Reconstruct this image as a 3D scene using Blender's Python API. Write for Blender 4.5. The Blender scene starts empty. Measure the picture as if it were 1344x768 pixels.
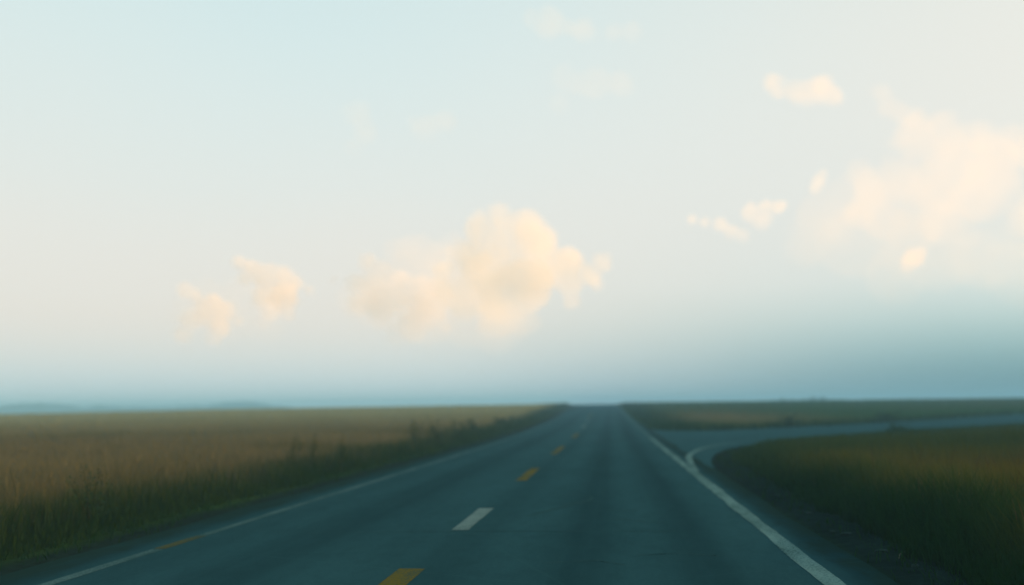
# A straight road over misty farmland: everything is built from mesh code
import bpy, bmesh, math, random
import numpy as np
from mathutils import Vector, noise

rng = np.random.default_rng(7)
# ------------------------------------------------------------------ look of this morning
TAN_C = (.116, .112, .054); TAN2_C = (.098, .094, .044); OLIVE_C = (.050, .056, .013); GREEN_C = (.022, .047, .012)
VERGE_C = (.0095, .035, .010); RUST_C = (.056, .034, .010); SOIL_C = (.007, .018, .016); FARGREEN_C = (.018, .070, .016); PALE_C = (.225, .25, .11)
WEED_C = (.022, .058, .022)
NB_L, NB_R, NB_F = 300000, 200000, 90000
TREE_R = 0.0
CLOUD_C = (1.0, .94, .86, 1); CLOUD_G = .42; CLOUD_K = 1.4
HAZE_C = (.35, .73, 1.0, 1); HAZE_D = .0016; HAZE_TOP = 14; HAZE_G = -.3
SUN_ELD, SUN_AZD, SUN_E, SUN_ANG, SUN_C = 13, 52, 4.7, 4.0, (1, .54, .24)
SKY_L = [(0, (.66, .78, .81)), (.04, (.76, .79, .75)), (.075, (.83, .78, .70)), (.11, (.84, .79, .71)), (.215, (.78, .80, .75)), (.386, (.65, .81, .81)), (.6, (.55, .70, .72)), (1, (.40, .53, .58))]
SKY_R = [(0, (.05, .19, .25)), (.025, (.09, .27, .32)), (.05, (.22, .42, .45)), (.08, (.46, .62, .61)), (.115, (.70, .75, .71)), (.2, (.79, .78, .72)), (.386, (.80, .80, .73)), (.6, (.62, .70, .68)), (1, (.40, .53, .58))]
SKY_GAIN = .81; VEIL = .93
DOF_D, DOF_F = 9.0, 0.55
EXPO = 0.45; VB = 10
random.seed(7)
sc = bpy.context.scene
col = sc.collection
R = math.radians

# ------------------------------------------------------------------ helpers
def tag(o, label=None, cat=None, kind=None, group=None):
    if label: o['label'] = label
    if cat: o['category'] = cat
    if kind: o['kind'] = kind
    if group: o['group'] = group
    return o

def link(name, me, mat=None, parent=None):
    o = bpy.data.objects.new(name, me)
    col.objects.link(o)
    if mat is not None: me.materials.append(mat)
    if parent is not None: o.parent = parent
    return o

def new_mat(name):
    m = bpy.data.materials.new(name); m.use_nodes = True
    nt = m.node_tree; nt.nodes.clear()
    out = nt.nodes.new('ShaderNodeOutputMaterial')
    return m, nt, out

class NT:
    """a few short cuts for wiring nodes"""
    def __init__(s, nt): s.nt = nt
    def n(s, t, **kw):
        x = s.nt.nodes.new(t)
        for k, v in kw.items(): setattr(x, k, v)
        return x
    def set(s, sock, v):
        if hasattr(v, 'is_output') or hasattr(v, 'links'): s.nt.links.new(v, sock)
        else: sock.default_value = v
    def math(s, op, a, b=0.0, c=None, clamp=False):
        x = s.n('ShaderNodeMath', operation=op, use_clamp=clamp)
        s.set(x.inputs[0], a); s.set(x.inputs[1], b)
        if c is not None: s.set(x.inputs[2], c)
        return x.outputs[0]
    def mix(s, f, a, b):
        x = s.n('ShaderNodeMix', data_type='RGBA'); s.set(x.inputs['Factor'], f)
        s.set(x.inputs[6], a); s.set(x.inputs[7], b)
        return x.outputs[2]
    def noise(s, vec, scale, detail=4, rough=.55, dist=0.):
        x = s.n('ShaderNodeTexNoise'); s.set(x.inputs['Vector'], vec)
        x.inputs['Scale'].default_value = scale; x.inputs['Detail'].default_value = detail
        x.inputs['Roughness'].default_value = rough; x.inputs['Distortion'].default_value = dist
        return x.outputs['Fac']
    def ramp(s, f, a, b, lo=0., hi=1., smooth=True):
        x = s.n('ShaderNodeMapRange', interpolation_type='SMOOTHSTEP' if smooth else 'LINEAR')
        s.set(x.inputs[0], f)
        for i, v in zip((1, 2, 3, 4), (a, b, lo, hi)): x.inputs[i].default_value = v
        return x.outputs[0]
    def mapping(s, vec, scale):
        x = s.n('ShaderNodeMapping'); s.set(x.inputs[0], vec); x.inputs['Scale'].default_value = scale
        return x.outputs[0]

def c4(r, g, b): return (r, g, b, 1.0)

def surface(nt, out, color, rough=.9, spec=.2, bump=None, alpha=None):
    k = NT(nt)
    p = k.n('ShaderNodeBsdfPrincipled')
    k.set(p.inputs['Base Color'], color); k.set(p.inputs['Roughness'], rough)
    p.inputs['Specular IOR Level'].default_value = spec
    if bump is not None:
        b = k.n('ShaderNodeBump'); b.inputs['Strength'].default_value = bump[1]; b.inputs['Distance'].default_value = bump[2]
        k.set(b.inputs['Height'], bump[0]); nt.links.new(b.outputs[0], p.inputs['Normal'])
    if alpha is not None: k.set(p.inputs['Alpha'], alpha)
    nt.links.new(p.outputs[0], out.inputs['Surface'])
    return p

def mesh_arrays(name, V, polys_sizes, loops, cols=None, smooth=False):
    me = bpy.data.meshes.new(name)
    me.vertices.add(len(V)); me.vertices.foreach_set('co', np.asarray(V, np.float32).ravel())
    me.loops.add(len(loops)); me.loops.foreach_set('vertex_index', np.asarray(loops, np.int32))
    ls = np.concatenate([[0], np.cumsum(polys_sizes)[:-1]]).astype(np.int32)
    me.polygons.add(len(polys_sizes)); me.polygons.foreach_set('loop_start', ls)
    if smooth: me.polygons.foreach_set('use_smooth', np.ones(len(polys_sizes), bool))
    if cols is not None:
        a = me.color_attributes.new('tint', 'FLOAT_COLOR', 'POINT')
        a.data.foreach_set('color', np.concatenate([cols, np.ones((len(cols), 1))], 1).astype(np.float32).ravel())
    me.update(calc_edges=True); me.validate()
    return me

def grid_mesh(name, X, Y, Z, cols=None):
    """X,Y,Z arrays (ny,nx) -> quad grid"""
    ny, nx = X.shape
    V = np.stack([X, Y, Z], -1).reshape(-1, 3)
    i = np.arange(ny * nx).reshape(ny, nx)
    q = np.stack([i[:-1, :-1], i[:-1, 1:], i[1:, 1:], i[1:, :-1]], -1).reshape(-1, 4)
    return mesh_arrays(name, V, np.full(len(q), 4), q.ravel(), cols, smooth=True)

def vnoise(x, y, s, seed=0):
    """smooth value noise 0..1 on numpy arrays"""
    x = np.asarray(x) / s; y = np.asarray(y) / s
    xi = np.floor(x).astype(np.int64); yi = np.floor(y).astype(np.int64)
    fx = x - xi; fy = y - yi
    fx = fx * fx * (3 - 2 * fx); fy = fy * fy * (3 - 2 * fy)
    def h(a, b):
        n = (a * 374761393 + b * 668265263 + seed * 974634777) & 0xffffffff
        n = ((n ^ (n >> 13)) * 1274126177) & 0xffffffff
        return ((n ^ (n >> 16)) & 0xffff) / 65535.0
    return (h(xi, yi) * (1 - fx) + h(xi + 1, yi) * fx) * (1 - fy) + (h(xi, yi + 1) * (1 - fx) + h(xi + 1, yi + 1) * fx) * fy

def fbm(x, y, s, seed=0):
    return (vnoise(x, y, s, seed) * .5 + vnoise(x, y, s * .47, seed + 1) * .3 + vnoise(x, y, s * .21, seed + 2) * .2)

def sstep(a, b, x):
    t = np.clip((np.asarray(x, float) - a) / (b - a), 0, 1); return t * t * (3 - 2 * t)

# ------------------------------------------------------------------ the lie of the land
_ty = np.arange(-100, 2200, 1.0)
_tz = np.interp(_ty, [-100, 52, 80, 112, 150, 190, 206, 228, 300, 400, 2200], [0, 0, .17, .66, 1.36, 2.08, 2.16, 1.85, .1, -1, -1])
_g = np.exp(-.5 * (np.arange(-20, 21) / 6.) ** 2); _g /= _g.sum()
_tz = np.convolve(np.pad(_tz, 20, mode='edge'), _g, mode='valid')
def zr(y): return np.interp(y, _ty, _tz)                    # profile along the main road
def xs(y): return -1.5 * (np.clip(np.asarray(y, float) - 58, 0, None) / 132.) ** 1.5   # the road's slight bend to the left

EDGE_L, CEN, EDGE_R = -5.37, -2.06, 1.97                    # paint lines of the main road
AS_L, AS_R = -6.15, 2.56                                    # asphalt edges of the main road

# side road: near and far edge of its asphalt
NEAR = np.array([(2.56, 25), (2.75, 29), (3.1, 32.5), (3.9, 37), (5.2, 41.5), (7.4, 45.6), (10.5, 50), (15.5, 56.5), (27, 70), (46, 92), (80, 131), (130, 190)], float)
FAR = np.array([(2.3, 72), (2.7, 66.5), (3.6, 63.2), (5.2, 62.6), (7.6, 64.4), (11, 68), (15.6, 73.2), (25.4, 84.5), (42, 104), (74, 141), (120, 196)], float)

def resample(P, n):
    d = np.concatenate([[0], np.cumsum(np.hypot(*np.diff(P, axis=0).T))]); t = np.linspace(0, d[-1], n)
    Q = np.stack([np.interp(t, d, P[:, 0]), np.interp(t, d, P[:, 1])], 1)
    for _ in range(6):
        Q[1:-1] = (Q[:-2] + 2 * Q[1:-1] + Q[2:]) / 4
    return Q
NEAR_S, FAR_S = resample(NEAR, 160), resample(FAR, 160)

def side_dist(x, y):
    """signed amount inside the side road: >0 between its two edges"""
    yn = np.interp(x, NEAR_S[:, 0], NEAR_S[:, 1], left=1e3, right=1e3)      # y of the near edge at this x
    yf = np.interp(x, np.maximum.accumulate(FAR_S[:, 0]), FAR_S[:, 1], left=-1e3, right=-1e3)
    return np.minimum(np.asarray(y) - yn, yf - np.asarray(y))

def edge_right(y):
    """x where the soil shoulder ends and the tall grass starts, right of the main road in front of the side road"""
    return np.interp(y, [0, 9, 12, 15, 20, 26, 33, 38, 42, 46], [3.05, 3.05, 3.15, 3.2, 3.25, 3.35, 3.8, 4.7, 5.7, 8.1])

def z_land(x, y):
    x = np.asarray(x, float); y = np.asarray(y, float)
    xr = x - xs(y)
    gl = np.interp(xr, [-400, -160, -75, -14, -7, 3, 60, 400], [.1, .24, .70, .84, 1, 1, 1.02, 1.05])
    z = zr(y) * gl
    z = z + .10 * (fbm(x, y, 23, 3) - .5) * sstep(8, 30, np.abs(xr + 2))
    # shallow ditch behind the left verge
    z = z - .10 * np.exp(-((xr + 8.6) / .9) ** 2)
    return z

def z_ground(x, y):
    x = np.asarray(x, float); y = np.asarray(y, float)
    xr = x - xs(y)
    z = z_land(x, y)
    inside = sstep(AS_L - .5, AS_L + .2, xr) * (1 - sstep(AS_R - .2, AS_R + .5, xr))
    ins2 = sstep(-2.5, 1.2, side_dist(x, y))
    return z - .07 * np.maximum(inside, ins2) - .015

# ------------------------------------------------------------------ materials
def mat_tint(name, rough=.95, spec=.1, translucent=.25, gain=1.0):
    m, nt, out = new_mat(name); k = NT(nt)
    a = k.n('ShaderNodeAttribute', attribute_name='tint')
    d = k.n('ShaderNodeBsdfDiffuse'); t = k.n('ShaderNodeBsdfTranslucent'); mx = k.n('ShaderNodeMixShader')
    nt.links.new(a.outputs['Color'], d.inputs[0]); nt.links.new(a.outputs['Color'], t.inputs[0])
    mx.inputs[0].default_value = translucent
    nt.links.new(d.outputs[0], mx.inputs[1]); nt.links.new(t.outputs[0], mx.inputs[2])
    nt.links.new(mx.outputs[0], out.inputs['Surface'])
    return m
M_BLADE = mat_tint('grass_blade')
M_LEAF = mat_tint('leaf', translucent=.2)

def mat_asphalt(name, tracks=True):
    m, nt, out = new_mat(name); k = NT(nt)
    co = k.n('ShaderNodeTexCoord').outputs['Object']
    grain = k.noise(co, 90, 3, .7); fine = k.noise(co, 26, 5, .6)
    blot = k.noise(k.mapping(co, (.9, .22, 1)), .8, 5, .6)
    col_ = k.mix(k.ramp(blot, .3, .72), ASPH_A, ASPH_B)
    col_ = k.mix(k.ramp(fine, .38, .72, 0, .40), col_, ASPH_C)
    mid = k.noise(k.mapping(co, (3.2, 1.1, 1)), 1.6, 6, .7, .4)
    col_ = k.mix(k.ramp(mid, .42, .68, .0, .2), col_, ASPH_D)
    if tracks:
        sx = k.n('ShaderNodeSeparateXYZ'); k.set(sx.inputs[0], co)
        # polished wheel paths and the darker oily strips between them run along the road; the last two bands just darken the margins
        w = k.noise(k.mapping(co, (1, .012, 1)), 1.15, 2, .5)
        wob = k.math('ADD', sx.outputs[0], k.math('MULTIPLY', k.math('SUBTRACT', w, .5), .5))
        tot = None
        for cx, wd, amp in ((-.35, .36, .5), (.95, .38, .55), (-3.75, .5, .5), (-5.0, .3, .2), (-1.75, .3, .3), (2.40, .32, .7), (-5.85, .34, .7)):
            g = k.math('DIVIDE', k.math('SUBTRACT', wob, cx), wd)
            g = k.math('POWER', 2.718, k.math('MULTIPLY', k.math('MULTIPLY', g, g), -1.0))
            g = k.math('MULTIPLY', g, amp)
            tot = g if tot is None else k.math('ADD', tot, g)
        streak = k.noise(k.mapping(co, (5, .02, 1)), 1., 4, .6)
        tot = k.math('MULTIPLY', tot, k.ramp(streak, .2, .7, .65, 1.1))
        col_ = k.mix(k.math('MINIMUM', tot, 1.0), col_, ASPH_D)
        # soil and moss washed over the asphalt's two margins
        dn_ = k.math('MULTIPLY', k.math('SUBTRACT', k.noise(k.mapping(co, (1, .35, 1)), 3., 5, .65), .5), 1.1)
        px_ = k.math('ADD', sx.outputs[0], dn_)
        dirt = k.math('MAXIMUM', k.ramp(px_, 2.1, 2.55), k.ramp(px_, -5.55, -6.05))
        col_ = k.mix(k.math('MULTIPLY', dirt, .85), col_, c4(.008, .024, .020))
        # thin transverse cracks
        vo = k.n('ShaderNodeTexVoronoi', feature='DISTANCE_TO_EDGE')
        k.set(vo.inputs['Vector'], k.mapping(k.n('ShaderNodeTexCoord').outputs['Object'], (.30, .42, 1))); vo.inputs['Scale'].default_value = .8
        cr = k.ramp(vo.outputs['Distance'], .0, .006, .16, 0)
        col_ = k.mix(cr, col_, ASPH_C)
    h = k.math('ADD', grain, k.math('MULTIPLY', fine, .6))
    surface(nt, out, col_, rough=.95, spec=.0, bump=(h, .5, .006))
    return m
ASPH_A = c4(.011, .047, .060); ASPH_B = c4(.015, .061, .077); ASPH_C = c4(.022, .078, .088); ASPH_D = c4(.0045, .022, .028)
M_ROAD = mat_asphalt('asphalt'); M_SIDE = mat_asphalt('side_asphalt', False)

def mat_paint(name, c, wear):
    m, nt, out = new_mat(name); k = NT(nt)
    co = k.n('ShaderNodeTexCoord').outputs['Object']
    a = k.noise(co, 34, 5, .7); b = k.noise(k.mapping(co, (1, .3, 1)), 2.2, 4, .6)
    f = k.math('ADD', k.math('MULTIPLY', a, .65), k.math('MULTIPLY', b, .35))
    col_ = k.mix(k.ramp(f, wear - .12, wear + .12), c, c4(.011, .045, .05))
    surface(nt, out, col_, rough=.95, spec=.0, bump=(k.noise(co, 90, 3, .7), .4, .004))
    return m
M_WHITE = mat_paint('worn_white_paint', c4(.083, .185, .195), .52)
M_WHITE_FAINT = mat_paint('faint_white_paint', c4(.050, .115, .126), .50)
M_WHITE_DASH = mat_paint('white_dash_paint', c4(.088, .165, .172), .54)
M_YELLOW = mat_paint('ochre_paint', c4(.080, .078, .010), .54)
M_YELLOW_FAINT = mat_paint('faint_ochre_paint', c4(.062, .066, .016), .52)

def mat_plain(name, a, b, scale, rough=.95, bump=.5):
    m, nt, out = new_mat(name); k = NT(nt)
    co = k.n('ShaderNodeTexCoord').outputs['Object']
    f = k.noise(co, scale, 6, .65)
    surface(nt, out, k.mix(k.ramp(f, .3, .7), a, b), rough=rough, spec=.0, bump=(f, bump, .02))
    return m
M_STONE = mat_plain('pale_stone', c4(.010, .025, .023), c4(.023, .045, .042), 14)
M_TWIG = mat_plain('dry_twig', c4(.04, .06, .045), c4(.07, .09, .065), 30)

def mat_ground():
    m, nt, out = new_mat('field_soil'); k = NT(nt)
    co = k.n('ShaderNodeTexCoord').outputs['Object']
    a = k.n('ShaderNodeAttribute', attribute_name='tint').outputs['Color']
    f = k.noise(co, 5, 6, .7); g = k.noise(co, .35, 4, .6)
    hs = k.n('ShaderNodeHueSaturation'); k.set(hs.inputs['Color'], a)
    k.set(hs.inputs['Value'], k.math('MULTIPLY', k.ramp(f, .25, .75, .7, 1.3), k.ramp(g, .25, .75, .85, 1.15)))
    surface(nt, out, hs.outputs[0], rough=.95, spec=.0, bump=(f, .8, .05))
    return m
M_GROUND = mat_ground()

# ------------------------------------------------------------------ ground cover colours (plant and soil colours by place)
TAN = np.array(TAN_C); TAN2 = np.array(TAN2_C); OLIVE = np.array(OLIVE_C); GREEN = np.array(GREEN_C)
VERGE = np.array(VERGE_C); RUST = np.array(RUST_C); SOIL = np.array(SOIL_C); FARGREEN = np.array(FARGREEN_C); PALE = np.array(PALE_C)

def lerp(a, b, t): return a + (b - a) * np.asarray(t)[..., None]

def cover(x, y):
    """plant colour at a place"""
    x = np.asarray(x, float); y = np.asarray(y, float)
    xr = x - xs(y)
    n1 = fbm(x, y, 9, 11); n2 = fbm(x, y, 30, 17); n3 = fbm(x, y, 3, 23)
    # left: tan crop, green verge beside the road
    wv = .9 + 1.5 * n1 + y * .006
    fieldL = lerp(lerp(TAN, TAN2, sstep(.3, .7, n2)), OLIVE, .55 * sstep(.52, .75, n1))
    fieldL = lerp(fieldL, PALE, .75 * sstep(28, 150, np.hypot(x, y)))  # fade with distance from the viewer put into the left field's colour
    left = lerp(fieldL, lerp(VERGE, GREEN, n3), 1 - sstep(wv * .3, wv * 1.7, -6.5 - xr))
    # right, in front of the side road: dark green edge, olive and rust further in
    dx = x - edge_right(np.clip(y, 0, 46))
    rn = lerp(lerp(GREEN * 1.45, OLIVE * 1.35, sstep(.2, .55, n3)), RUST, sstep(1.5, 8, dx + 4 * (n1 - .5)) * sstep(.0, .35, n2 + .1) * (1 - sstep(17, 26, y + 5 * (n1 - .5))))
    rn = lerp(VERGE, rn, sstep(.2, 2.4, dx + 1.2 * (n3 - .5)))
    rn = lerp(rn, lerp(VERGE, GREEN, .7), .75 * sstep(19, 30, y + 6 * (n1 - .5)))
    back = np.interp(x, NEAR_S[:, 0], NEAR_S[:, 1]) - y
    rn = lerp(lerp(VERGE, GREEN, .4), rn, sstep(1.5, 14, back + 5 * (n1 - .5)))
    # right, beyond the side road: green pasture, a tan patch beside the junction
    sd = side_dist(x, y)
    rf = lerp(FARGREEN, OLIVE, .5 * sstep(.4, .7, n2))
    rf = lerp(rf, TAN, .8 * np.exp(-((x - 9) / 9) ** 2 - ((y - 92) / 24) ** 2))
    ed = np.minimum(-sd, xr - 2.6)
    rf = lerp(VERGE, rf, sstep(.8, 6.5, ed + 2 * (n3 - .5)))
    yn = np.interp(x, NEAR_S[:, 0], NEAR_S[:, 1])
    beyond = (y > yn + 2)
    right = np.where(beyond[..., None], rf, rn)
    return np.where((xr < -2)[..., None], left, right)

# ------------------------------------------------------------------ ground sheet
gx = np.concatenate([-np.geomspace(1150, 12, 90), np.arange(-11.75, 12.01, .25), np.geomspace(12.4, 1150, 110)])
gy = np.concatenate([np.linspace(-160, -4, 40), np.arange(-3, 90, .75), np.arange(90, 260, 2.), np.geomspace(262, 1350, 60)])
X, Y = np.meshgrid(gx, gy)
Z = z_ground(X, Y)
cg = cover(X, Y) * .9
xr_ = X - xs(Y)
soil = (sstep(AS_R - .2, AS_R + .1, xr_) * (1 - sstep(.15, .7, X - edge_right(np.clip(Y, 0, 46)) + .5 * (fbm(X, Y, 1.5, 5) - .5)))) * (Y < 46)  # right shoulder soil, with the tall grass's shade put into its dark colour
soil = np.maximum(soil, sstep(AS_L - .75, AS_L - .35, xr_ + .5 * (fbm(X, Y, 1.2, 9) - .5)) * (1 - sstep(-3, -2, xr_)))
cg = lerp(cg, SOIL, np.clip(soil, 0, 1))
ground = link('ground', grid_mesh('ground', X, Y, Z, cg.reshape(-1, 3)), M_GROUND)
tag(ground, 'flat farmland soil under the fields, rising gently to the crest', 'ground', 'structure')

# ------------------------------------------------------------------ roads
ry = np.concatenate([np.arange(-60, 60, 1.5), np.arange(60, 300, 1.), np.arange(300, 420, 5.)])
def strip(name, x0, x1, y0, y1, dz, mat, parent=None, n=2, ragged=0., step=None, taper=None):
    ys = np.arange(y0, y1 + 1e-6, step) if step else np.concatenate([[y0], ry[(ry > y0) & (ry < y1)], [y1]])
    t = np.linspace(0, 1, n)
    a0, a1 = (x0, x1) if taper is None else (np.interp(ys, (45, 100), (x0, taper[0]))[:, None], np.interp(ys, (66, 100), (x1, taper[1]))[:, None])
    XX = a0 + (a1 - a0) * t[None, :] + xs(ys)[:, None]
    YY = np.repeat(ys[:, None], n, 1)
    if ragged:
        for j, s in ((0, 31), (n - 1, 37)):
            XX[:, j] += ragged * (fbm(ys * 0 + j * 9.1, ys, 1.1, s) - .5) * 2
    base = (XX - xs(YY))
    crown = .0                                             # lanes lie flat
    ZZ = zr(YY) + dz + crown * base
    return link(name, grid_mesh(name, XX, YY, ZZ), mat, parent)
road = strip('road', AS_L, AS_R, -60, 420, .0, M_ROAD, n=9, ragged=.10, taper=(EDGE_L - .3, EDGE_R + .25))
tag(road, 'two lane blue grey asphalt road running straight over the crest', 'road', 'structure')

# side road asphalt, from under the main road's edge to the far field
N, Fq = NEAR_S, FAR_S
t = np.linspace(0, 1, 9)
XX = N[:, None, 0] * (1 - t) + Fq[:, None, 0] * t; YY = N[:, None, 1] * (1 - t) + Fq[:, None, 1] * t
ZZ = z_land(XX, YY) - .006
side = link('side_road', grid_mesh('side_road', XX, YY, ZZ), M_SIDE)
# mouth of the side road between the main road's edge and its first row
tag(side, 'narrower asphalt side road branching off to the right between the fields', 'side road', 'structure')

# painted lines: children of the road they are painted on
def part(o, label=None):
    if label: o['label'] = label
    return o
def dash(x, y0, y1, w, mat, label):
    o = strip('centre_line_dash', x - w / 2, x + w / 2, y0, y1, .004, mat, road, n=4, ragged=.012, step=max(.12, (y1 - y0) / 40))
    part(o, label)
dash(CEN, 6.6, 10.25, .27, M_YELLOW, 'ochre yellow dash nearest the viewer')
dash(CEN, 13.4, 16.3, .235, M_WHITE_DASH, 'single white dash between two yellow ones')
dash(CEN, 22.4, 27.0, .24, M_YELLOW, 'yellow dash just past the white one')
dash(CEN, 35.0, 41.8, .22, M_YELLOW, 'narrow yellow dash beside the junction')
dash(CEN, 53.0, 60.0, .21, M_YELLOW, 'small pale yellow dash past the junction')
dash(CEN, 72.5, 79.5, .21, M_WHITE_DASH, 'tiny whitish dash on the slope')
dash(CEN, 90.0, 96.0, .21, M_WHITE_DASH, 'tiny pale dash high on the slope')
dash(CEN, 104.0, 110.0, .21, M_YELLOW, 'faint speck of a dash near the crest')
dash(CEN, 118.0, 124.0, .21, M_YELLOW, 'farthest barely visible dash')
strip('edge_line', EDGE_L - .075, EDGE_L + .075, -20, 11.55, .004, M_WHITE_FAINT, road, n=4, ragged=.015, step=.25)
part(strip('edge_line', EDGE_L - .075, EDGE_L + .075, 11.55, 12.75, .004, M_YELLOW_FAINT, road, n=4, ragged=.015, step=.1), 'short ochre patch in the left edge line')
part(strip('edge_line', EDGE_L - .075, EDGE_L + .075, 12.75, 150, .004, M_WHITE_FAINT, road, n=3, ragged=.02, step=.5), 'thin faded white line along the left edge')
part(strip('edge_line', EDGE_R - .105, EDGE_R + .105, -20, 52, .004, M_WHITE, road, n=4, ragged=.03, step=.25), 'broad worn white line along the right edge')
part(strip('edge_line', EDGE_R - .09, EDGE_R + .09, 52, 170, .004, M_WHITE_FAINT, road, n=3, ragged=.03, step=.5), 'fainter far end of the right edge line climbing to the crest')

# white line that peels off the right edge line and bends into the side road
sp = resample(np.array([(2.07, 25), (2.15, 27.6), (2.27, 30.2), (2.40, 32.5), (2.71, 35), (3.35, 38.7), (4.4, 42.2), (5.7, 45.4), (7.2, 48.6)], float), 60)
tn = np.gradient(sp, axis=0); tn /= np.linalg.norm(tn, axis=1)[:, None]
nm = np.stack([tn[:, 1], -tn[:, 0]], 1)
wd = np.interp(np.arange(60), [0, 14, 40, 59], [.04, .10, .075, .03])
wj = wd * (1 + .15 * (rng.random(60) - .5))
P0, P1 = sp - nm * wj[:, None], sp + nm * wj[:, None]
XX = np.stack([P0[:, 0], sp[:, 0], P1[:, 0]], 1); YY = np.stack([P0[:, 1], sp[:, 1], P1[:, 1]], 1)
part(link('edge_line', grid_mesh('edge_line', XX, YY, z_land(XX, YY) + .009), M_WHITE, side), 'white line curving round the corner into the side road')

# pale tyre scuffs on the asphalt
def scuff(pts, w):
    p = resample(np.array(pts, float), 70)
    tn = np.gradient(p, axis=0); tn /= np.linalg.norm(tn, axis=1)[:, None]
    nm = np.stack([tn[:, 1], -tn[:, 0]], 1)
    ww = w * (.25 + .9 * vnoise(np.arange(70), np.zeros(70), 2.5, int(w * 1e4) + len(pts))) * np.sin(np.linspace(.1, math.pi - .1, 70)) ** .4
    p = p + (rng.random((70, 2)) - .5) * .02
    a, b = p - nm * ww[:, None], p + nm * ww[:, None]
    XX = np.stack([a[:, 0], b[:, 0]], 1); YY = np.stack([a[:, 1], b[:, 1]], 1)
    return link('scuff_mark', grid_mesh('scuff', XX, YY, zr(YY) + .0045), M_SCUFF, road)
M_SCUFF = mat_paint('scuffed_asphalt', c4(.02, .062, .068), .50)
scuff([(-1.3, 15.1), (-.9, 16.3), (-.45, 17.5), (-.35, 18.2), (-.7, 18.7), (-1.25, 18.8)], .03)
scuff([(-1.3, 17.2), (-.9, 16.9), (-.4, 17.6)], .02)
scuff([(-4.6, 13.0), (-2.4, 13.25), (-.5, 13.3), (1.2, 13.3)], .02)
scuff([(-.2, 14.8), (.35, 14.5), (1.0, 14.1)], .02)
scuff([(-.6, 16.0), (.1, 15.9), (.6, 16.05)], .018)
scuff([(-3.9, 17.9), (-2.8, 17.4), (-2.3, 17.5)], .02)
scuff([(.2, 11.2), (.7, 11.35), (1.3, 11.1)], .018)
scuff([(-.8, 10.6), (-.2, 10.8), (.1, 10.5)], .015)

# ------------------------------------------------------------------ grass
CAMX, CAMY, CAMZ = 0.0, 0.0, 1.62
def polar(n, d0, d1, a0, a1):
    d = np.exp(rng.uniform(math.log(d0), math.log(d1), n)); a = np.radians(rng.uniform(a0, a1, n))
    return CAMX + d * np.sin(a), CAMY + d * np.cos(a), d

def blades(name, x, y, d, hgt, base, tip, wk=.0011, wmin=.006, lean=.25):
    n = len(x)
    z = z_ground(x, y) - .02
    w = np.maximum(wmin, wk * d) * rng.uniform(.6, 1.4, n) * .5
    th = rng.uniform(0, 2 * math.pi, n); ux, uy = np.cos(th), np.sin(th)
    ph = rng.normal(1.9, 1.2, n); ln = hgt * lean * rng.uniform(.1, 1.6, n)
    lx, ly = np.cos(ph) * ln, np.sin(ph) * ln
    V = np.empty((n, 5, 3))
    V[:, 0] = np.stack([x - ux * w, y - uy * w, z], 1); V[:, 1] = np.stack([x + ux * w, y + uy * w, z], 1)
    mx, my, mz = x + lx * .32, y + ly * .32, z + hgt * .6
    V[:, 2] = np.stack([mx + ux * w * .8, my + uy * w * .8, mz], 1); V[:, 3] = np.stack([mx - ux * w * .8, my - uy * w * .8, mz], 1)
    V[:, 4] = np.stack([x + lx, y + ly, z + hgt], 1)
    i = np.arange(n)[:, None] * 5
    loops = (i + np.array([[0, 1, 2, 3, 3, 2, 4]])).ravel()
    sizes = np.tile([4, 3], n)
    v = rng.uniform(.86, 1.14, (n, 1))
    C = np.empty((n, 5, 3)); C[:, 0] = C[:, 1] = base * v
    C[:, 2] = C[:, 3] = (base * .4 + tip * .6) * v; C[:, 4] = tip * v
    me = mesh_arrays(name, V.reshape(-1, 3), sizes, loops, C.reshape(-1, 3))
    return link(name, me, M_BLADE)

def keep_off(x, y):
    xr = x - xs(y)
    return ~((xr > AS_L - .05) & (xr < AS_R + .0)) & (side_dist(x, y) < -.1)

# left: crop and verge
x, y, d = polar(NB_L, 7.5, 330, -41, 4)
xr = x - xs(y); edge = np.interp(y, (45, 100), (-6.55, -5.8)) - .35 * fbm(x, y, 2.2, 41) - .2 * vnoise(x, y, .5, 43)
ok = (xr < edge); x, y, d, xr = x[ok], y[ok], d[ok], xr[ok]
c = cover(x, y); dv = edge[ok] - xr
vg = 1 - sstep(.3, 2.1, dv + 1.5 * (fbm(x, y, 4, 45) - .5))
h = (.50 + .16 * fbm(x, y, 6, 47)) * rng.uniform(.75, 1.15, len(x))
h = np.where(vg > rng.random(len(x)), (.16 + .36 * fbm(x, y, 2.5, 51)) * rng.uniform(.5, 1.25, len(x)), h)
h *= np.clip(.25 + dv / .9, .25, 1) * np.where(vg > .45, np.interp(y, (70, 120), (1, .45)), 1)
m = vg > .45
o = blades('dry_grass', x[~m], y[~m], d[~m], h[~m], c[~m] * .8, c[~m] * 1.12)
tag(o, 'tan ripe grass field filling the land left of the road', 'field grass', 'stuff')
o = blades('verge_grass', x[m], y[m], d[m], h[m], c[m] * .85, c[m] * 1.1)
tag(o, 'dark green verge grass between the tan field and the left road edge', 'verge grass', 'stuff')

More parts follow.
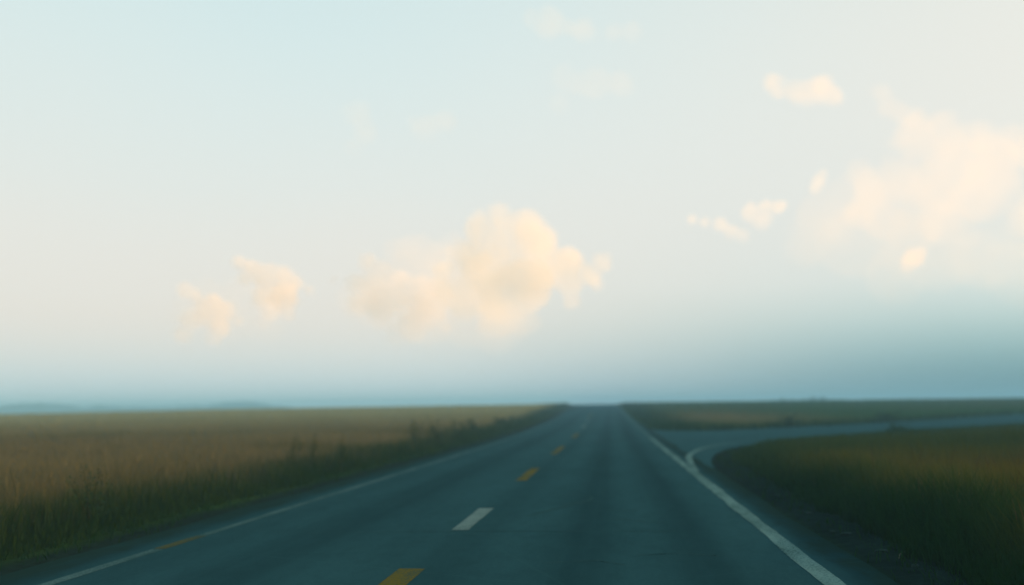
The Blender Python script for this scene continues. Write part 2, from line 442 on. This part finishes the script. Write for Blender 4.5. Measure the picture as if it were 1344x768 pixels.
# right, in front of the side road: tall dark grass
x, y, d = polar(NB_R, 7.5, 190, 4, 41)
yn = np.interp(x, NEAR_S[:, 0], NEAR_S[:, 1]); e = edge_right(np.clip(y, 0, 46)) + .35 * (fbm(x, y, 1.6, 61) - .5) + .25 * (vnoise(x, y, .4, 63) - .5)
ok = (y < yn - .7) & ((x > e) | (y > 46)) & (x > 2.7)
x, y, d, e = x[ok], y[ok], d[ok], e[ok]; dx = x - e
c = cover(x, y)
h = (.48 + .36 * fbm(x, y, 3.5, 65)) * rng.uniform(.6, 1.2, len(x)) * np.clip(.3 + dx / 1.5, .3, 1)
h *= np.interp(np.interp(x, NEAR_S[:, 0], NEAR_S[:, 1]) - y, [0, 6, 20], [.38, .6, 1])
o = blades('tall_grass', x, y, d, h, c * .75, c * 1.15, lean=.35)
tag(o, 'tall dark olive grass in the near corner right of the road', 'tall grass', 'stuff')

# sparse short fringe creeping over both dirt shoulders
x, y, d = polar(60000, 7.5, 70, -41, 41)
xr = x - xs(y); er = edge_right(np.clip(y, 0, 46))
l = (xr < AS_L + .1) & (xr > -7.0); r_ = (xr > AS_R - .12) & (x < er + .5) & (y < 44) & (side_dist(x, y) < -.1)
den = np.where(l, sstep(AS_L + .15, -6.7, xr), sstep(AS_R - .2, 3.3, xr)) * sstep(.35, .6, fbm(x, y, .9, 91) + .12)
ok = (l | r_) & (rng.random(len(x)) < den); x, y, d = x[ok], y[ok], d[ok]
o = blades('shoulder_grass', x, y, d, rng.uniform(.03, .16, len(x)), np.tile(VERGE * .8, (len(x), 1)), np.tile(VERGE * 1.3, (len(x), 1)), lean=.6)
tag(o, 'sparse short grass creeping over the dirt at both road edges', 'shoulder grass', 'stuff')

# right, beyond the side road: green pasture up to the crest
x, y, d = polar(NB_F, 45, 300, -1, 41)
yn = np.interp(x, NEAR_S[:, 0], NEAR_S[:, 1]); xr = x - xs(y)
ok = (y > yn + 3) & (side_dist(x, y) < -.5) & (xr > np.interp(y, (66, 100), (2.7, 2.35)) + .3 * fbm(x, y, 3, 71)) & (x > -8)
x, y, d, xr = x[ok], y[ok], d[ok], xr[ok]
c = cover(x, y)
h = (.30 + .25 * fbm(x, y, 5, 73)) * rng.uniform(.6, 1.2, len(x)) * np.clip(.35 + (xr - 2.6) / 3, .35, 1)
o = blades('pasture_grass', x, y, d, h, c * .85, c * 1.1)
tag(o, 'green pasture grass beyond the side road up to the crest', 'pasture', 'stuff')

# pale seed stalks bending over the tall grass
n = 130
x = rng.uniform(3.6, 13, n); y = rng.uniform(8.5, 19, n); ok = x > edge_right(y) + .6; x, y = x[ok], y[ok]; n = len(x)
V, S, L, C = [], [], [], []
for i in range(n):
    z = float(z_ground(x[i], y[i])); hh = random.uniform(.75, 1.12); a = random.uniform(0, 6.28); b = random.uniform(.05, .28)
    k0 = len(V); seg = 7
    for s in range(seg + 1):
        t_ = s / seg; px = x[i] + math.cos(a) * b * t_ ** 2.2; py = y[i] + math.sin(a) * b * t_ ** 2.2; pz = z + hh * (t_ - .10 * t_ ** 4)
        w = .0018 if s < seg - 2 else (.0042 if s < seg else .001)
        V += [(px - w, py, pz), (px + w, py, pz)]
        C += [(.055, .048, .020)] * 2
        if s: L += [k0 + 2 * s - 2, k0 + 2 * s - 1, k0 + 2 * s + 1, k0 + 2 * s]; S.append(4)
o = link('seed_grass', mesh_arrays('seed_grass', np.array(V), np.array(S), np.array(L), np.array(C)), M_BLADE)
tag(o, 'thin pale seed stalks standing over the tall grass at lower right', 'grass stalks', 'stuff')

# ------------------------------------------------------------------ weeds on the verges: each one a thing
def weed(x, y, h, spread, label, group, stems=3, dens=1.0, shade=1.0):
    z = float(z_ground(x, y))
    e = bpy.data.objects.new('weed', None); col.objects.link(e); e.location = (x, y, z); e.empty_display_size = .1
    tag(e, label, 'weed', None, group)
    r = random.Random(int(x * 1000) * 7 + int(y * 100))
    SV, SS, SL, SC = [], [], [], []; LV, LS, LL, LC = [], [], [], []
    d = math.hypot(x, y); ls = max(.05, .0024 * d) * (.8 + .25 * spread)
    for s in range(stems):
        a0 = r.uniform(0, 6.28); rr = spread * r.uniform(.05, .75) if stems > 1 else 0
        bx, by = 0., 0.
        hh = h * r.uniform(.6, 1.0) if s else h
        tx, ty = math.cos(a0) * rr + r.uniform(-.06, .06), math.sin(a0) * rr
        k0 = len(SV); seg = 5
        for q in range(seg + 1):
            t_ = q / seg; w = .007 * (1 - .8 * t_) + .0009 * d * .3 * (1 - t_ * .7)
            cx, cy, cz = bx + (tx - bx) * t_ ** 1.5, by + (ty - by) * t_ ** 1.5, hh * t_ * .97
            for m_ in range(3):
                an = m_ * 2.094; SV.append((cx + math.cos(an) * w, cy + math.sin(an) * w, cz)); SC.append((.035 * shade, .05 * shade, .02 * shade))
            if q:
                for m_ in range(3):
                    p, q_ = k0 + 3 * (q - 1) + m_, k0 + 3 * (q - 1) + (m_ + 1) % 3
                    SL += [p, q_, q_ + 3, p + 3]; SS.append(4)
        nl = int(70 * dens)
        for _ in range(nl):
            t_ = r.random() ** .75; cx, cy, cz = bx + (tx - bx) * t_ ** 1.5, by + (ty - by) * t_ ** 1.5, hh * (.04 + .96 * t_)
            reach = spread * .55 * (1.05 - t_) ** .8 * r.random() + .02
            a = r.uniform(0, 6.28); sz = ls * r.uniform(.5, 1.2) * (1.1 - .5 * t_)
            ox, oy = cx + math.cos(a) * reach, cy + math.sin(a) * reach; oz = cz + r.uniform(-.04, .06)
            dx_, dy_, dz_ = math.cos(a) * sz, math.sin(a) * sz, sz * r.uniform(-.3, 1.1)
            px, py = -math.sin(a) * sz * .3, math.cos(a) * sz * .3
            k1 = len(LV)
            LV += [(ox, oy, oz), (ox + dx_ * .5 + px, oy + dy_ * .5 + py, oz + dz_ * .55), (ox + dx_, oy + dy_, oz + dz_), (ox + dx_ * .5 - px, oy + dy_ * .5 - py, oz + dz_ * .55)]
            LL += [k1, k1 + 1, k1 + 2, k1 + 3]; LS.append(4)
            v = r.uniform(.7, 1.3) * shade; LC += [(WEED_C[0] * v, WEED_C[1] * v, WEED_C[2] * v)] * 4
    link('stem', mesh_arrays('weed_stem', np.array(SV), np.array(SS), np.array(SL), np.array(SC)), M_LEAF, e)
    link('leaves', mesh_arrays('weed_leaves', np.array(LV), np.array(LS), np.array(LL), np.array(LC)), M_LEAF, e)
    return e
GL = 'weeds along the left verge'
weed(-7.75, 25.2, 1.05, .6, 'tallest middle spike of three dark weeds against the tan field', GL, 4, 1.9)
weed(-8.35, 25.4, 1.05, .5, 'dark spiky weed just left of the tallest spike on the verge', GL, 4, 1.9)
weed(-7.15, 25.9, 1.05, .5, 'dark slim weed just right of the tallest spike on the verge', GL, 3, 1.9)
weed(-7.55, 13.9, .9, .9, 'dark bushy weed above the ochre patch in the edge line', GL, 5, 2.2)
weed(-8.9, 12.6, .95, .9, 'broad dim weed at the far left margin of the verge', GL, 4, 1.5)
weed(-8.9, 14.4, .92, .6, 'thin faint weed between two broader ones on the near verge', GL, 2, 1.4)
weed(-8.2, 41.0, 1.25, 1.3, 'leftmost bush of the dark row halfway along the verge', GL, 7)
weed(-7.6, 43.5, 1.3, 1.2, 'rounded bush in the middle of the dark verge row', GL, 7)
weed(-7.5, 49.0, 1.2, 1.2, 'low bush ending the dark verge row toward the crest', GL, 6)
weed(-8.1, 58.0, 1.0, 1.4, 'small rounded bush further up the verge past the row', GL, 6)
weed(-8.3, 74.0, .85, 2.2, 'wide dark bush beside the tiny whitish road dash', GL, 8)
weed(-8.0, 84.0, .65, 1.8, 'low wide bush just beyond the wide dark bush', GL, 6)
weed(-8.4, 118.0, .5, 2.4, 'last distant bush on the left verge below the crest', GL, 7)
GR = 'weeds along the side road'
weed(12.2, 70.6, .85, 1.6, 'small dark bush on the far edge of the side road', GR, 6)
weed(22.0, 82.5, .8, 2.0, 'low dark bush farther right on the side road far edge', GR, 6)
weed(14.3, 52.5, .6, 2.2, 'mounded dark bush on the near edge of the side road', GR, 7)

# ------------------------------------------------------------------ debris on the right shoulder
def stone(x, y, sx, sy, sz, rot, label):
    bm = bmesh.new(); bmesh.ops.create_icosphere(bm, subdivisions=3, radius=1)
    for v in bm.verts:
        nn = noise.noise(v.co * 1.6 + Vector((x * 3, y, 0))); v.co *= 1 + .28 * nn
        v.co.x *= sx; v.co.y *= sy; v.co.z *= sz
    me = bpy.data.meshes.new('stone'); bm.to_mesh(me); bm.free()
    for p in me.polygons: p.use_smooth = True
    o = link('flat_stone', me, M_STONE); o.location = (x, y, float(z_ground(x, y)) + sz * .55); o.rotation_euler = (0, 0, rot)
    tag(o, label, 'stone', None, 'pale stones on the dark shoulder')
stone(2.96, 11.65, .085, .05, .022, .2, 'pale oval stone on the dark shoulder, largest and lighter than the others')
stone(2.93, 13.2, .075, .045, .02, .1, 'grey flat stone a little farther along the shoulder than the pale oval one')
stone(2.82, 13.5, .05, .035, .018, -.3, 'small grey stone touching the far side of the flat grey one')
stone(2.93, 15.7, .075, .04, .018, .3, 'dim stone on the shoulder farthest from the viewer but one')
stone(2.95, 18.6, .08, .045, .02, 0., 'faint farthest stone lying on the dark shoulder')
stone(3.0, 10.55, .04, .04, .025, .7, 'little round stone nearest the viewer on the dark shoulder')
pts = [(2.98, 11.05, .02), (3.03, 11.2, .035), (3.09, 11.3, .045), (3.16, 11.33, .04)]
TV, TS, TL = [], [], []
for i, p in enumerate(pts):
    rr_ = .007 - .0012 * i; zz = float(z_ground(p[0], p[1])) + p[2]
    for m_ in range(6):
        an = m_ * math.pi / 3; TV.append((p[0] + .8 * math.cos(an) * rr_, p[1] - .5 * math.cos(an) * rr_, zz + math.sin(an) * rr_))
    if i:
        for m_ in range(6):
            q0, q1 = (i - 1) * 6 + m_, (i - 1) * 6 + (m_ + 1) % 6; TL += [q0, q1, q1 + 6, q0 + 6]; TS.append(4)
tw = link('twig', mesh_arrays('twig', np.array(TV), np.array(TS), np.array(TL), smooth=True), M_TWIG)
tag(tw, 'thin bent pale twig lying between the stones and the tall grass', 'twig')

# ------------------------------------------------------------------ far trees
def trees(name, specs, label):
    V, S, L, C = [], [], [], []
    for (x, y, w, h) in specs:
        z = float(z_ground(x, y)); nn = 900
        a = rng.uniform(0, 6.28, nn); q = rng.random(nn) ** .5; zz = rng.random(nn)
        prof = np.sin(np.pi * np.clip(.12 + .85 * zz, 0, 1)) ** .6
        lump = .75 + .5 * vnoise(a * 1.3 + x, zz * 4, 1., 81)
        px = x + np.cos(a) * q * w * .5 * prof * lump; py = y + np.sin(a) * q * w * .5 * prof * lump; pz = z + h * (.08 + .92 * zz) * (.85 + .15 * lump)
        s = .35 + .05 * h
        for i in range(nn):
            k0 = len(V); d1 = rng.normal(size=3) * s * .6; d2 = rng.normal(size=3) * s * .6; p = np.array([px[i], py[i], pz[i]])
            V += [p - d1, p - d2, p + d1, p + d2]; L += [k0, k0 + 1, k0 + 2, k0 + 3]; S.append(4)
            v = rng.uniform(.6, 1.3); C += [(.03 * v, .05 * v, .025 * v)] * 4
    o = link(name, mesh_arrays(name, np.array(V), np.array(S), np.array(L), np.array(C)), M_LEAF)
    tag(o, label, 'treeline', 'stuff')
def az_pt(az, dist): return dist * math.sin(R(az)), dist * math.cos(R(az))
sp_ = []
for az in np.arange(-36, -17.4, .32):
    bump = 1.0 + .55 * math.exp(-((az + 29.5) / 1.2) ** 2) * 0 + .6 * math.exp(-((az + 31.2) / 1.6) ** 2) + .55 * math.exp(-((az + 20.8) / 1.7) ** 2) + .3 * math.exp(-((az + 28) / .5) ** 2)
    fade = float(np.interp(az, [-20, -17.4], [1, .35]))
    xx, yy = az_pt(az + random.uniform(-.1, .1), 1130 + random.uniform(-50, 50))
    sp_.append((xx, yy, random.uniform(13, 20), (6.8 * bump * fade + random.uniform(-.8, 1.0))))
trees('treeline', sp_, 'low misty blue treeline on the horizon behind the left field')
sp_ = []
for az, hh in ((9.0, 3.6), (9.5, 4.2), (10.0, 3.9), (10.6, 4.0), (11.1, 4.6), (11.6, 4.5), (12.1, 3.7)):
    xx, yy = az_pt(az, 620); sp_.append((xx, yy, 8., hh * 1.4 + TREE_R))
trees('treeline', sp_, 'small faint clump of trees showing over the crest of the right field')

# ------------------------------------------------------------------ clouds: real volumes far off
def mat_cloud(name, dens, h, seed, tone):
    m, nt, out = new_mat(name); k = NT(nt)
    co = k.n('ShaderNodeTexCoord').outputs['Object']
    ofs = k.n('ShaderNodeVectorMath', operation='ADD'); k.set(ofs.inputs[0], co); ofs.inputs[1].default_value = (seed * 137., seed * 71., 0)
    f = k.noise(ofs.outputs[0], .011, 2, .5)
    sx = k.n('ShaderNodeSeparateXYZ'); k.set(sx.inputs[0], co)
    bot = k.ramp(sx.outputs[2], -h * .55, -h * .05, .3, 1)      # thins out into mist towards its base
    dn = k.math('MULTIPLY', k.math('MULTIPLY', k.ramp(f, .36, .62, .55, 1.2), dens), bot)
    v = k.n('ShaderNodeVolumePrincipled')
    v.inputs['Color'].default_value = tone or CLOUD_C
    v.inputs['Anisotropy'].default_value = CLOUD_G
    k.set(v.inputs['Density'], dn)
    nt.links.new(v.outputs[0], out.inputs['Volume'])
    return m

def cloud(blobs, dist, dens, label, seed, tone=None):
    cen = None; B = []
    r_ = random.Random(seed)
    for az, el, rr in blobs:
        D = dist; rad = D * R(rr) * 1.04
        D2 = D + r_.uniform(-1, 1) * rad * .8
        p = Vector((math.sin(R(az)) * math.cos(R(el)), math.cos(R(az)) * math.cos(R(el)), math.sin(R(el)))) * D2 + Vector((0, 0, CAMZ))
        B.append((p, rad))
    # smaller heaps budding from the sides and tops of the big ones
    for p, rad in list(B):
        side_ = Vector((0, 0, 1)).cross(p).normalized()
        for _ in range(4 if rad > dist * R(.5) else 2):
            a_ = r_.uniform(-.6, math.pi + .6); q_ = rad * r_.uniform(.25, .42)
            B.append((p + (side_ * math.cos(a_) + Vector((0, 0, 1)) * math.sin(a_)) * rad * r_.uniform(.72, .98) + Vector((0, r_.uniform(-.3, .3) * rad, 0)), q_))
    cen = sum((b[0] for b in B), Vector()) / len(B)
    bm = bmesh.new()
    for p, rad in B:
        g = bmesh.ops.create_icosphere(bm, subdivisions=3, radius=rad)
        for v in g['verts']:
            v.co.y *= 1.15
            v.co += p - cen
    tmp = bpy.data.meshes.new('tmp'); bm.to_mesh(tmp); bm.free()
    to = bpy.data.objects.new('tmp', tmp); col.objects.link(to)
    mr = min(D_ * R(b[2]) for b in blobs for D_ in (dist,))
    rm = to.modifiers.new('r', 'REMESH'); rm.mode = 'VOXEL'; rm.voxel_size = max(3.5, mr * .2)
    sm = to.modifiers.new('s', 'SMOOTH'); sm.factor = .5; sm.iterations = 3
    tx = bpy.data.textures.new('lumps', 'CLOUDS'); tx.noise_scale = mr * 1.3; tx.noise_depth = 3
    dp = to.modifiers.new('d', 'DISPLACE'); dp.texture = tx; dp.texture_coords = 'LOCAL'; dp.strength = mr * .6; dp.mid_level = .5
    dg = bpy.context.evaluated_depsgraph_get()
    me = bpy.data.meshes.new_from_object(to.evaluated_get(dg)); me.name = 'cloud'
    bpy.data.objects.remove(to)
    zs = [v.co.z for v in me.vertices]; h = max(zs) - min(zs)
    o = link('cloud', me, mat_cloud('cloud_vapour', dens, h, seed, tone)); o.location = cen
    tag(o, label, 'cloud')
    return o
# clouds: azimuth, elevation and angular radius of their heaps, in degrees
CL = {
  'C1': [(-6.35, 11.09, 0.74), (-5.69, 10.12, 0.95), (-5.62, 8.8, 0.96), (-7.57, 10.35, 0.87), (-6.59, 9.69, 0.96), (-4.8, 10.33, 1.13), (-4.14, 9.44, 1.22), (-3.71, 8.11, 1.31), (-4.84, 7.03, 1.53), (-6.17, 6.38, 1.53), (-6.41, 5.28, 1.23), (-5.08, 5.05, 0.97), (-7.05, 7.71, 1.31), (-7.93, 8.6, 1.09), (-2.38, 8.31, 0.96), (-2.26, 7.12, 0.79), (-2.19, 6.11, 0.53), (-0.38, 8.27, 0.61), (-1.06, 7.54, 0.61), (-0.63, 6.96, 0.39), (-9.27, 9.04, 0.44), (-9.19, 6.62, 0.96), (-9.58, 7.81, 0.7), (-7.85, 7.19, 1.05), (-8.39, 5.96, 0.96), (-7.08, 4.63, 0.66)],
  'C2': [(-13.98, 8.36, 0.61), (-13.23, 7.71, 0.79), (-12.14, 7.37, 0.61), (-10.82, 6.84, 0.88), (-9.94, 6.62, 0.88), (-10.6, 5.53, 1.1), (-11.47, 4.65, 0.97), (-13.23, 6.18, 1.1), (-13.22, 5.31, 0.66), (-14.1, 7.05, 0.66), (-9.5, 4.64, 0.35), (-12.35, 4.21, 0.66), (-12.13, 6.31, 0.7), (-14.75, 7.17, 0.61), (-14.53, 5.96, 0.7)],
  'C3': [(-21.22, 8.22, 0.39), (-20.5, 7.89, 0.52), (-19.66, 7.4, 0.74), (-18.82, 7.55, 0.61), (-18.18, 7.13, 0.52), (-17.24, 6.71, 0.31), (-18.72, 6.35, 0.79), (-19.64, 6.33, 0.79), (-18.45, 5.4, 0.44), (-19.82, 4.83, 0.4), (-19.42, 5.56, 0.61), (-20.83, 7.38, 0.44)],
  'C4': [(-24.03, 6.62, 0.48), (-23.58, 6.42, 0.39), (-22.52, 6.07, 0.44), (-21.9, 5.53, 0.61), (-22.16, 4.59, 0.62), (-22.91, 5.21, 0.61), (-21.19, 4.94, 0.31), (-23.7, 4.99, 0.61), (-24.08, 4.15, 0.53), (-22.47, 3.96, 0.44), (-23.25, 5.92, 0.39)],
  'C5': [(15.54, 16.68, 0.51), (15.77, 15.93, 0.55), (16.42, 15.54, 0.51), (17.1, 15.18, 0.6), (18.41, 14.63, 0.77), (19.14, 14.14, 0.64), (17.04, 14.18, 1.07), (18.52, 13.22, 1.29), (20.41, 13.79, 0.86), (21.67, 13.63, 0.69), (22.18, 13.18, 0.69), (20.7, 12.58, 1.29), (19.17, 11.55, 1.51), (17.65, 11.3, 1.51), (16.14, 11.85, 1.29), (14.95, 11.54, 1.21), (14.01, 12.65, 0.65), (21.35, 11.32, 0.86), (20.22, 10.65, 1.3), (18.31, 9.63, 1.3), (19.37, 8.73, 0.65), (16.77, 9.35, 1.3), (15.25, 9.87, 1.09), (14.09, 10.37, 0.87), (21.55, 8.94, 0.7), (22.03, 8.12, 0.79), (16.69, 7.72, 0.61), (16.08, 7.14, 0.7), (16.99, 6.27, 0.44), (15.34, 7.8, 0.65), (23.2, 12.66, 1.29), (23.0, 9.59, 1.52)],
  'C6': [(9.71, 17.78, 0.55), (9.99, 17.34, 0.42), (11.15, 17.15, 0.67), (12.2, 17.21, 0.76), (12.8, 16.86, 0.59), (13.2, 16.62, 0.34), (11.55, 16.7, 0.42), (10.54, 17.37, 0.42)],
  'C7': [(4.85, 10.58, 0.3), (5.57, 10.37, 0.3), (6.43, 10.21, 0.43), (7.05, 9.75, 0.43), (8.15, 10.76, 0.52), (8.76, 10.3, 0.52), (9.63, 11.01, 0.39), (7.68, 9.5, 0.43), (9.0, 11.05, 0.39), (9.97, 11.12, 0.26)],
  'C8': [(-3.27, 21.83, 0.9), (-1.23, 21.36, 0.66), (-0.55, 21.13, 0.41), (1.71, 21.15, 0.58), (-4.18, 22.06, 0.57), (-2.13, 21.6, 0.49), (0.58, 21.17, 0.49)],
  'C9': [(-14.61, 16.74, 0.76), (-14.16, 15.69, 0.68), (-14.82, 14.82, 0.6), (-15.28, 16.93, 0.42)],
  'C10': [(-10.59, 15.98, 0.85), (-9.47, 16.42, 0.68)],
  'C11': [(-2.41, 18.9, 0.75), (-0.61, 18.43, 0.92), (0.96, 18.36, 0.75), (-2.67, 17.22, 0.63), (-1.6, 18.54, 0.67)],
  'C14': [(-11.26, 8.38, 1.57), (-9.27, 8.38, 1.48), (-13.01, 5.96, 1.67), (-10.6, 5.09, 1.58), (-8.4, 5.08, 1.67), (-7.72, 6.61, 1.49), (-6.63, 4.62, 1.58), (-14.53, 6.17, 1.14)],
  'C15': [(12.28, 10.29, 1.73), (13.61, 8.74, 1.83), (15.67, 6.75, 1.58), (17.99, 7.43, 1.57), (20.03, 7.48, 1.66), (21.76, 6.57, 1.75), (11.2, 8.89, 1.31), (13.74, 11.23, 1.56)],
  'C16': [(16.61, 7.72, 0.57), (16.28, 7.25, 0.39), (17.01, 8.02, 0.35)],
  'C17': [(-22.94, 6.48, 0.88), (-21.71, 6.08, 1.05), (-20.9, 6.74, 0.88), (-23.72, 5.41, 1.14), (-22.28, 4.59, 1.23), (-20.45, 5.04, 1.05), (-19.53, 4.62, 0.97)],
  'C12': [(11.97, 12.32, 0.39), (11.74, 11.88, 0.35), (12.19, 12.68, 0.26)],
  'C13': [(-15.96, 7.33, 0.26), (-15.79, 7.47, 0.17)],
}
K = CLOUD_K
cloud(CL['C1'], 2600, .0062 * K, 'largest heaped cream cloud standing above the road near the middle of the sky', 1, (1, .935, .82, 1))
cloud(CL['C2'], 2750, .0078 * K, 'peach cloud attached to the left flank of the big middle cloud', 2)
cloud(CL['C3'], 2900, .0125 * K, 'ragged peach cloud over the left field with a knob on its right side', 3)
cloud(CL['C4'], 3050, .0130 * K, 'low pale cloud left of the ragged peach one, half dissolved in mist', 4)
cloud(CL['C5'], 2200, .0015 * K, 'very large spread out pale cloud filling the upper right sky', 5, (1, .90, .77, 1))
cloud(CL['C6'], 2500, .0042 * K, 'small double humped bright cloud above the large spread out cloud', 6, (1, .90, .77, 1))
cloud(CL['C7'], 2700, .0065 * K, 'thin stepped cloud strip between the middle cloud and the large right one', 7, (1, .94, .85, 1))
cloud(CL['C8'], 2500, .0014 * K, 'faint wispy smudge of cloud at the top of the sky', 8, (1, .92, .81, 1))
cloud(CL['C9'], 2800, .0011 * K, 'barely visible upright wisp high in the left half of the sky', 9, (1, .92, .81, 1))
cloud(CL['C10'], 2850, .0011 * K, 'barely visible pale wisp high above the big middle cloud', 10, (1, .92, .81, 1))
cloud(CL['C11'], 2700, .0008 * K, 'broad very faint veil below the topmost wispy smudge', 11, (1, .92, .81, 1))
cloud(CL['C12'], 2600, .0080 * K, 'tiny slanted puff beside the left edge of the large right cloud', 12, (1, .93, .82, 1))
cloud(CL['C14'], 2900, .0017 * K, 'thin veil of cloud joining the big middle cloud to its left neighbour', 14)
cloud(CL['C15'], 2400, .0005 * K, 'broad dim veil trailing below and left of the large right cloud', 15, (1, .90, .77, 1))
cloud(CL['C16'], 2100, .0060 * K, 'small round bright puff under the large right cloud near the teal haze', 16, (1, .90, .77, 1))
cloud(CL['C17'], 3150, .0013 * K, 'dim veil around the low pale cloud and the ragged peach one at left', 17)
cloud(CL['C13'], 2700, .0120 * K, 'tiny round puff between the ragged left cloud and the middle clouds', 13)

# ------------------------------------------------------------------ haze: one closed box of even air round the whole place
bm = bmesh.new(); bmesh.ops.create_cube(bm, size=1)
for v in bm.verts:
    v.co.x *= 2500; v.co.y = -220 + (v.co.y + .5) * 1700; v.co.z = -3.2 + (v.co.z + .5) * (HAZE_TOP + 3.2)
me = bpy.data.meshes.new('haze'); bm.to_mesh(me); bm.free()
m, nt, out = new_mat('haze_air')
v = nt.nodes.new('ShaderNodeVolumePrincipled'); v.inputs['Color'].default_value = HAZE_C; v.inputs['Density'].default_value = HAZE_D
v.inputs['Anisotropy'].default_value = HAZE_G
nt.links.new(v.outputs[0], out.inputs['Volume'])
hz = link('haze', me, m); tag(hz, 'pale blue green morning mist lying over the fields and road', 'haze', 'stuff')

# ------------------------------------------------------------------ sky and sun
SUN_EL, SUN_AZ = R(SUN_ELD), R(SUN_AZD)                     # azimuth clockwise from +Y
w = bpy.data.worlds.new('World'); sc.world = w; w.use_nodes = True
nt = w.node_tree; nt.nodes.clear(); k = NT(nt)
out = k.n('ShaderNodeOutputWorld'); bg = k.n('ShaderNodeBackground'); nt.links.new(bg.outputs[0], out.inputs[0])
bg.inputs['Strength'].default_value = .1
sky = k.n('ShaderNodeTexSky', sky_type='NISHITA'); sky.sun_disc = False
sky.sun_elevation = SUN_EL; sky.sun_rotation = SUN_AZ; sky.air_density = 1.0; sky.dust_density = 2.0; sky.ozone_density = 1.5
dirv = k.n('ShaderNodeTexCoord').outputs['Generated']
nrm = k.n('ShaderNodeVectorMath', operation='NORMALIZE'); k.set(nrm.inputs[0], dirv)
sx = k.n('ShaderNodeSeparateXYZ'); k.set(sx.inputs[0], nrm.outputs[0])
wob = k.noise(nrm.outputs[0], 2.2, 3, .5)
el = k.math('ADD', sx.outputs[2], k.math('MULTIPLY', k.math('SUBTRACT', wob, .5), k.ramp(sx.outputs[2], 0, .3, .015, .10)))
def cramp(stops):
    r_ = k.n('ShaderNodeValToRGB'); k.set(r_.inputs[0], el); r_.color_ramp.interpolation = 'B_SPLINE'
    e = r_.color_ramp.elements
    while len(e) > 1: e.remove(e[-1])
    for i, (p, c_) in enumerate(stops):
        q = e[0] if i == 0 else e.new(p); q.position = p; q.color = c4(*c_)
    return r_.outputs[0]
veil = k.mix(k.ramp(k.math('ADD', sx.outputs[0], k.math('MULTIPLY', k.math('SUBTRACT', wob, .5), .25)), -.30, .44), cramp(SKY_L), cramp(SKY_R))
sc10 = k.n('ShaderNodeVectorMath', operation='SCALE'); k.set(sc10.inputs[0], veil); sc10.inputs['Scale'].default_value = 10.0 * SKY_GAIN
fin = k.mix(VEIL, sky.outputs[0], sc10.outputs[0])          # the clear sky seen through a high thin veil of cloud
nt.links.new(fin, bg.inputs['Color'])

sl = bpy.data.lights.new('sun', 'SUN'); sl.energy = SUN_E; sl.angle = R(SUN_ANG); sl.color = SUN_C
so = bpy.data.objects.new('sun', sl); col.objects.link(so)
sd_ = Vector((math.sin(SUN_AZ) * math.cos(SUN_EL), math.cos(SUN_AZ) * math.cos(SUN_EL), math.sin(SUN_EL)))
so.rotation_euler = sd_.to_track_quat('Z', 'Y').to_euler(); so.location = sd_ * 50

# ------------------------------------------------------------------ camera
cd = bpy.data.cameras.new('camera'); cam = bpy.data.objects.new('camera', cd); col.objects.link(cam); sc.camera = cam
cd.sensor_width = 36; cd.lens = 1300 / 1344 * 36; cd.clip_end = 30000; cd.clip_start = .1
yaw, pit, roll = R(-5.64), R(6.64), R(.6)
f = Vector((math.sin(yaw) * math.cos(pit), math.cos(yaw) * math.cos(pit), math.sin(pit)))
r0 = Vector((math.cos(yaw), -math.sin(yaw), 0)); u0 = r0.cross(f)
r1 = r0 * math.cos(roll) - u0 * math.sin(roll); u1 = r0 * math.sin(roll) + u0 * math.cos(roll)
from mathutils import Matrix
cam.matrix_world = Matrix(((r1.x, u1.x, -f.x, 0), (r1.y, u1.y, -f.y, 0), (r1.z, u1.z, -f.z, CAMZ), (0, 0, 0, 1)))
cd.dof.use_dof = True; cd.dof.focus_distance = DOF_D; cd.dof.aperture_fstop = DOF_F

vs = sc.view_settings
vs.view_transform = 'Standard'; vs.look = 'None'; vs.gamma = 1; vs.exposure = EXPO; vs.use_curve_mapping = False
cy = sc.cycles
cy.volume_bounces = VB; cy.max_bounces = 8; cy.diffuse_bounces = 3; cy.use_denoising = True
cy.volume_step_rate = 1.0; cy.volume_max_steps = 256
